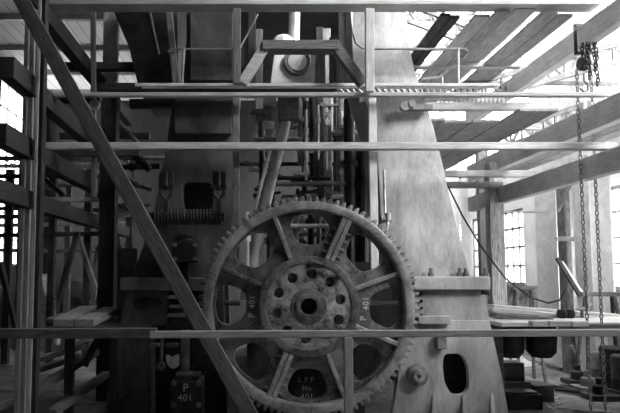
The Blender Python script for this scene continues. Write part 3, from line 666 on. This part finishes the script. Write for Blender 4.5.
# gauge
t = thing('round_gauge', 'small round gauge disc hanging on a cord at upper left', 'gauge', P(95,112,10.4))
c = P(95,105.5,10.4)
obj('dial', MB().lathe([(0,.10),(.05,.10),(.06,.085),(.045,.08),(.045,0)], c, (0,-1,0), 28), I_GEARL, t)
obj('cord', MB().tube([P(95,111,10.4), P(97,130,10.4), P(97,145,10.4)], .012, 6).tube([P(95,100,10.4), P(96,90,10.4)], .01, 6), I_MID, t)

# ------------------------------------------------------------ chain hoist on right
hx = P(586,60,10.9)
t = thing('chain_hoist', 'chain hoist block hung from the topmost right receding beam', 'hoist', (xr-.02, 10.9, P(586,62,10.9).z))
hzt = zt[2]
cx = xr-.03
m = MB().beam((cx-.13,10.9,hzt+.03),(cx+.13,10.9,hzt+.03),.06,.05)
for s in (-.13,.13): m.beam((cx+s,10.9,hzt+.05),(cx+s,10.9,hzt-.5),.05,.03)
m.beam((cx-.15,10.9,hzt-.5),(cx+.15,10.9,hzt-.5),.06,.05)
obj('sling', m, I_DARK, t)
zb = hzt-.7
obj('block', MB().lathe([(0,.11),(.03,.13),(.13,.13),(.16,.11)], (cx-.08,10.9,zb), (1,0,0), 20), I_DARK, t)
obj('hook', MB().tube([(cx,10.9,zb-.18),(cx,10.9,zb-.33),(cx+.07,10.9,zb-.4),(cx+.06,10.9,zb-.5),(cx-.02,10.9,zb-.53),(cx-.08,10.9,zb-.46)], .022, 8), I_MID, t)
obj('hook_upper', MB().tube([(cx,10.9,zb+.17),(cx,10.9,zb+.25)], .03, 8), I_MID, t)
mb = MB()
for dx, dy, l in ((-.12,0,.55),(-.06,-.05,.75),(.05,-.06,.6),(.11,0,.85),(.0,.06,.5)):
    n_ = int(l/.07)
    for i in range(n_):
        z = zb+.05-l+.07*i+.35; ax = Vector((1,0,0)) if i % 2 else Vector((0,1,0))
        mb.tube([Vector((cx+dx+.02*math.sin(i), 10.68+dy, z))+ax*math.cos(2*PI*q/10)*.03+Vector((0,0,1))*math.sin(2*PI*q/10)*.05 for q in range(10)], .012, 5, closed=True)
obj('chain_bundle', mb, I_DARK, t)
def chain(x, y, z0, z1, mat, label, group, pitch=.085, r=.011, wid=.028):
    mb = MB(); n_ = int((z1-z0)/pitch)
    for i in range(n_):
        z = z0+pitch*(i+.5); ax = Vector((1,0,0)) if i % 2 else Vector((0,1,0)); pts = []
        for q in range(10):
            a = 2*PI*q/10; pts.append(Vector((x, y, z))+ax*math.cos(a)*wid+Vector((0,0,1))*math.sin(a)*pitch*.62)
        mb.tube(pts, r, 5, closed=True)
    tag(obj('hoist_chain', mb, mat), label, 'chain', group)
chain(cx-.13, 10.9, .25, zb-.1, I_MID, 'left fall of long hanging chain at right', 'hoist chains')
chain(cx+.13, 10.9, .25, zb-.1, I_MID, 'right fall of long hanging chain at right', 'hoist chains')
# cable
pts = [P(440,170,14), P(462,215,13.5), P(480,245,13.2), P(505,278,13), P(530,297,13), P(548,303,13), P(560,300,13), P(565,290,13)]
tag(obj('slack_cable', MB().tube(pts, .022, 6), I_DARK), 'dark slack cable drooping past the right post to the bench', 'cable')

# ------------------------------------------------------------ right bench with planks
t = thing('plank_bench', 'long timber staging bench right of pale column behind foreground rail', 'bench', (5.6, 11.6, 0))
z = P(550,322,11).z
obj('top_board', MB().box(4.52, 8.4, 10.9, 12.4, z-.08, z), W_PALE, t, .012)
obj('edge_board', MB().box(P(560,320,10.8).x, 8.4, 10.78, 10.88, z-.2, z-.02), W_OLD, t, .012)
for x in (4.6, 8.0): obj('leg', MB().box(x, x+.2, 11.5, 11.7, 0, z-.08), W_OLD, t, .01)
for i, (xa, xb, ya, yb, D, w, h, mt, lb) in enumerate(((489,620,306,316,12.6,.5,.07,W_PALE,'wide pale plank sloping on right bench, rearmost'), (490,600,309,319,12.2,.4,.08,W_PALE,'wide pale plank sloping on right bench, middle'), (493,550,315,320.5,11.7,.3,.1,W_OLD,'shorter grey plank on bench close to pale column'))):
    timber('loose_plank', P(xa,ya,D), P(xb,yb,D), w, h, mt, lb, 'plank', 'loose planks on right bench')
for i, (px, w) in enumerate(((537,15),(557,20),(577,16))):
    a = P(px-w/2, 326, 10.72); b_ = P(px+w/2, 320.5, 10.72)
    tag(obj('wood_block', MB().box(a.x, b_.x, 10.6, 10.77, a.z, b_.z), W_PALE, None, .012), 'pale wooden block end on front edge of right bench, %s' % ['leftmost', 'middle', 'rightmost'][i], 'block', 'block ends on right bench')
zt_ = z
for px, lb in ((562, 'smaller'), (570, 'larger')):
    tag(obj('iron_pot', MB().lathe([(0,.05),(.02,.09),(.1,.1),(.16,.08),(.17,.085)], (P(px,314,11.9).x, 11.9, z+.0), (0,0,1), 20), I_DARK), 'small dark round pot on the right bench, %s of two' % lb, 'pot', 'dark pots')
tag(obj('lamp_shade', MB().lathe([(0,.03),(.14,.03),(.15,.12),(.17,.12),(.22,.02)], (P(582,312,12).x, 12, z), (0,0,1), 20), I_MID), 'small mushroom shaped grey lamp on the right bench', 'lamp')
tag(obj('vice', MB().box(7.35,7.5,11.3,11.7,z,z+.3).box(7.25,7.6,11.2,11.35,z+.16,z+.34).tube([(7.42,11.25,z+.2),(7.42,10.95,z+.12)], .03, 8), I_DARK), 'dark vice like fitting at far right on the bench', 'vice')
def trestle(px, D, ztop, label, w=.5):
    c = P(px, 300, D); mb = MB(); t = thing('trestle', label, 'trestle', (c.x, D, 0), 'trestles by the windows')
    obj('top_bar', MB().box(c.x-w/2, c.x+w/2, D-.06, D+.06, ztop-.1, ztop), W_OLD, t, .01)
    for sx in (-1, 1):
        for sy in (-1, 1): obj('leg', MB().beam((c.x+sx*w*.35, D+sy*.05, ztop-.1), (c.x+sx*w*.6, D+sy*.3, 0), .07, .07), W_OLD, t, .008)
trestle(524, 15.2, P(524,286,15.2).z, 'grey timber trestle by the far window right of post', .55)
trestle(600, 14.6, P(600,292,14.6).z, 'pale timber trestle at right edge by nearest window', .9)
# low wooden blocks
bl = [((501,519),(372,392),13.0,'stack block left, tall'),((500,517),(352,371),13.2,'upper'),((519,538),(380,393),12.9,'right low')]
lb = ['squared timber block on floor at foot of the weathered post', 'upper timber block stacked at foot of the weathered post', 'low timber block on floor, rightmost of the stack by post']
A = P(501,395,12.9); 
tag(obj('timber_block', MB().box(5.35,5.85,12.7,13.2,0,.42), W_OLD, None, .015), lb[0], 'block', 'timber blocks by post')
tag(obj('timber_block', MB().box(5.33,5.75,12.75,13.2,.42,.80), W_OLD, None, .015), lb[1], 'block', 'timber blocks by post')
tag(obj('timber_block', MB().box(5.88,6.28,12.6,13.1,0,.36), W_OLD, None, .015), lb[2], 'block', 'timber blocks by post')
tag(obj('dark_box', MB().box(5.0,5.75,12.0,12.5,0,.30).box(5.05,5.7,12.05,12.45,.3,.34), I_DARK, None, .015), 'low dark box on the floor between pale column and timber blocks', 'box')
# hanging dark sheets under bench (leather aprons / buckets)
for px, lb in ((509,'beside right post'),(541,'under middle of bench')):
    c = P(px,345,11.9)
    tag(obj('hanging_bucket', MB().lathe([(0,.18),(.1,.27),(.45,.30),(.62,.28),(.64,.25)], (c.x, 11.9, P(px,357,11.9).z), (0,0,1), 24), I_DARK), 'large dark round tub hanging below the bench, %s' % lb, 'tub', 'dark tubs')
# sand heap
mb = MB(); c = P(548,367,17.0); n_ = 20; rings = 6
SX, SY = 7.75, 18.1
vs = [(SX, SY, .3)]; fs = []
for r_ in range(1, rings+1):
    for q in range(n_):
        a = 2*PI*q/n_; rr = r_/rings; jit = 1+.08*math.sin(a*3+1)
        vs.append((SX+math.cos(a)*.75*rr*jit, SY+math.sin(a)*.7*rr*jit, .3*(math.cos(PI*rr)*.5+.5)+random.uniform(0,.02)*(r_ < rings)))
for q in range(n_): fs.append((0, 1+q, 1+(q+1) % n_))
for r_ in range(rings-1):
    for q in range(n_): fs.append((1+r_*n_+q, 1+(r_+1)*n_+q, 1+(r_+1)*n_+(q+1) % n_, 1+r_*n_+(q+1) % n_))
tag(obj('sand_heap', MB().add(vs, fs), SAND), 'low pale heap of sand on the floor right of timber post', 'heap', kind='stuff')
mb = MB()
for i in range(42):
    c = P(random.gauss(549,7), 397, 12.4+random.uniform(-.5,.8)); a = random.uniform(0, PI); l = random.uniform(.04,.14)
    mb.beam((c.x-math.cos(a)*l, c.y-math.sin(a)*l, .012), (c.x+math.cos(a)*l, c.y+math.sin(a)*l, .015), .03, .018)
tag(obj('wood_chips', mb, W_PALE), 'scatter of pale wood chips on the floor at lower right', 'chips', kind='stuff')
timber('floor_lath', (6.3,11.9,.03), (6.9,11.7,.03), .09, .04, W_NEW, 'short pale lath lying on the floor nearest the bottom right', 'lath')
# junk along right wall
rnd = random.Random(3)
kinds = ['cast wheel', 'sack', 'drum', 'billet', 'casting']
JN = ['nearest', 'second nearest', 'third nearest', 'fourth nearest', 'fifth and farthest', 'sixth nearest', 'seventh nearest', 'farthest']
for i in range(5):
    y = 12.9+i*.75; x = 8.25+i*.17
    tag(obj('iron_drum', MB().lathe([(0,.26),(.04,.29),(.3,.29),(.32,.3),(.34,.29),(.7+.1*(i % 3),.29),(.74+.1*(i % 3),.26)], (x, y, 0), (0,0,1), 20), I_DARK if i % 3 else I_MID), 'dark iron drum standing by right wall below windows, %s' % JN[i], 'drum', 'drums along right wall')
for i in range(3):
    y = 13.0+i*.9; x = 7.45+i*.25
    mb = MB(); a = rnd.uniform(-.5,.5)
    mb.box(x-.3, x+.3, y-.25, y+.25, 0, .12).lathe([(0,.16),(.18,.14),(.2,.08),(.34,.08)], (x, y, .12), (0,0,1), 14)
    tag(obj('small_casting', mb, I_MID if i % 2 else I_DARK, None, .02), 'small rough casting on floor before the drums, %s' % JN[i], 'casting', 'castings along right wall')
timber('leaning_bar', P(571,345,15), P(580,362,15), .06, .05, W_NEW, 'short pale bar leaning against drums by right wall', 'bar')
for i, (a, b_) in enumerate((((6.9,13.8,.06),(8.3,12.6,.06)), ((7.2,14.2,.06),(8.4,13.4,.06)), ((6.6,14.9,.06),(7.3,13.7,.06)))):
    timber('floor_plank', a, b_, .12, .07, W_DARK, 'dark timber lying on floor at lower right, %s' % ['nearest', 'middle', 'farthest'][i], 'plank', 'dark floor timbers')

for i, (xa, ya, xb, yb, D, rr, mt) in enumerate(((92,158,168,158,13.6,.05,I_MID),(100,168,160,166,13.8,.07,I_DARK),(120,178,152,190,13.4,.05,I_MID),(128,150,150,170,13.2,.08,I_DARK),(122,205,150,205,13.5,.04,I_MID),(112,120,140,145,13.5,.06,I_MID))):
    tag(obj('pipe', MB().tube([P(xa,ya,D), P(xb,yb,D)], rr, 10).lathe([(0,rr*1.6),(.1,rr*1.6)], P(xa,ya,D).lerp(P(xb,yb,D), .5), P(xb,yb,D)-P(xa,ya,D), 12), mt), 'pipe left of dark engine column, %s' % ['long level one on top','dark level one below it','sloping down to right','thick steep one','short lowest one','steep one under the gauge'][i], 'pipe', 'pipes left of dark engine column')
# ------------------------------------------------------------ left clutter
zl = P(80,327,10.2).z
t = thing('left_bench', 'dark timber staging bench at left behind the foreground rail', 'bench', (-3.0, 11.2, 0))
obj('top_board', MB().box(P(44,327,10.2).x, P(118,327,10.2).x, 10.2, 11.9, zl-.1, zl), W_DARK, t, .012)
for x in (-3.3, -2.5): obj('leg', MB().box(x, x+.15, 10.8, 10.95, 0, zl-.1), W_DARK, t, .01)
for i, (a, b_, mt) in enumerate(((P(63,323,10.25), P(88,309,12.0), W_NEW), (P(84,323,10.25), P(112,310,12.0), W_NEW), (P(50,321,10.6), P(66,315,11.3), W_OLD))):
    timber('loose_plank', a, b_, .34 if i < 2 else .2, .13 if i < 2 else .08, mt, 'short thick plank on the left bench, %s' % ['left of pair', 'right of pair', 'smaller one near compound post'][i], 'plank', 'planks on left bench')
for i, (a, b_, mt) in enumerate(((P(34,392,10.0), P(96,352,12.6), W_OLD), (P(52,413,10.0), P(106,374,12.6), W_OLD), (P(84,366,11.8), P(98,338,11.9), W_OLD), (P(-5,408,10), P(30,392,11.5), W_OLD), (P(30,372,12), P(80,356,14.0), W_OLD), (P(36,360,13), P(84,346,15.0), W_OLD), (P(70,345,14), P(96,335,15), W_NEW))):
    timber('lower_timber', a, b_, .16, .12, mt, 'grey timber in the dark below left bench, %s' % ['long upper diagonal', 'long lower diagonal', 'short steep one', 'at far left corner', 'thin one behind', 'thinner farther one', 'small farthest pale end'][i], 'timber', 'timbers below left bench')
rnd = random.Random(11)
# distant scaffold poles left
ys_ = [158,166,176,186,199,208,217,226,236,250]
for i, y in enumerate(ys_):
    D = (18.0, 21.0)[i % 2]; x0 = rnd.uniform(-40,10); x1 = rnd.uniform(112,142)
    timber('distant_pole', P(x0,y,D-.17), P(x1,y+rnd.uniform(-3,3),D-.17), .14, .13, (W_OLD, W_NEW, W_DARK)[i % 3], 'level pole in the distant left staging, %s' % ORD[i], 'pole', 'distant left poles')
for i, px in enumerate((6, 18, 50, 66, 86, 100, 128)):
    D = (18.0, 21.0)[i % 2]; a = P(px,330,D)
    timber('distant_upright', (a.x, D, 0), (a.x, D, (5.8, 6.8)[i % 2]), .2, .2, (W_DARK, W_OLD)[i % 2], 'upright of the distant left staging, %s from left' % ['first','second','third','fourth','fifth','sixth','seventh'][i], 'upright', 'distant left uprights', up=(0,-1,0))
for i, (a, b_) in enumerate((((58,300),(78,232)), ((78,236),(96,290)), ((44,178),(64,196)), ((100,246),(92,300)), ((0,262),(16,330)), ((112,205),(126,300)))):
    timber('leaning_timber', P(*a,16.2+.2*i), P(*b_,16.2+.2*i), .2, .12, (W_DARK, W_OLD)[i % 2], 'timber leaning in the dark left background, %s' % ['rising right past post', 'falling right beside it', 'short one high up', 'beside thick dark post', 'at left edge', 'dark slim pole near engine column'][i], 'timber', 'leaning left timbers')
for i, (x0, x1, y0, y1) in enumerate(((-8.5,-7.2,0,2.6),(-6.7,-5.9,0,2.4),(-5.4,-4.7,0,2.9),(-10,-9,0,2.2))):
    t = thing('machine_casing', 'far off machine casing in left background, %s' % ['second from left','third from left','rightmost near engine','leftmost'][i], 'machine', ((x0+x1)/2, 22, 0), 'far machines')
    obj('body', MB().plate([rounded([(x0,0),(x1,0),(x1-.1,y1*.7),(x1-.3,y1),(x0+.3,y1),(x0+.1,y1*.7)], .15)], 21.5, 22.6, .03), (I_MID, I_SHADE)[i % 2], t)
    obj('flywheel', MB().lathe([(0,.4),(.1,.4),(.1,.1),(.2,.1)], ((x0+x1)/2, 21.4, y1*.6), (0,-1,0), 28), I_DARK, t)
p = P(120,260,12.6)
timber('pale_panel_board', (P(126,300,13.5).x, 13.5, .3), (P(126,300,13.5).x, 13.5, P(126,248,13.5).z), .5, .05, W_OLD, 'dim grey board standing between dark post and left column', 'board', up=(0,-1,0))

# ------------------------------------------------------------ light
wd = bpy.data.worlds.new('World'); SC.world = wd; wd.use_nodes = True
wd.node_tree.nodes['Background'].inputs[0].default_value = (1, 1, 1, 1); wd.node_tree.nodes['Background'].inputs[1].default_value = 10.0
sl = bpy.data.lights.new('sun', 'SUN'); sl.energy = 12.5; sl.angle = math.radians(22); so = bpy.data.objects.new('sun', sl); COL.objects.link(so)
so.location = (20, -8, 20)
dirv = Vector((-.60, .62, -.50)); so.rotation_euler = dirv.to_track_quat('-Z', 'Y').to_euler()
# ------------------------------------------------------------ camera
cd = bpy.data.cameras.new('camera'); cam = bpy.data.objects.new('camera', cd); COL.objects.link(cam); SC.camera = cam
cd.sensor_fit = 'HORIZONTAL'; cd.sensor_width = 36; cd.lens = 36*F/620; cd.clip_end = 200
cam.location = (0, 0, CAMZ); cam.rotation_euler = (PI/2+PITCH, 0, 0)
cd.shift_x = 60/620; cd.shift_y = (CY-206.5)/620
SC.view_settings.view_transform = 'Standard'; SC.view_settings.look = 'None'; SC.view_settings.exposure = 0; SC.view_settings.gamma = 1
SC.view_settings.use_curve_mapping = False
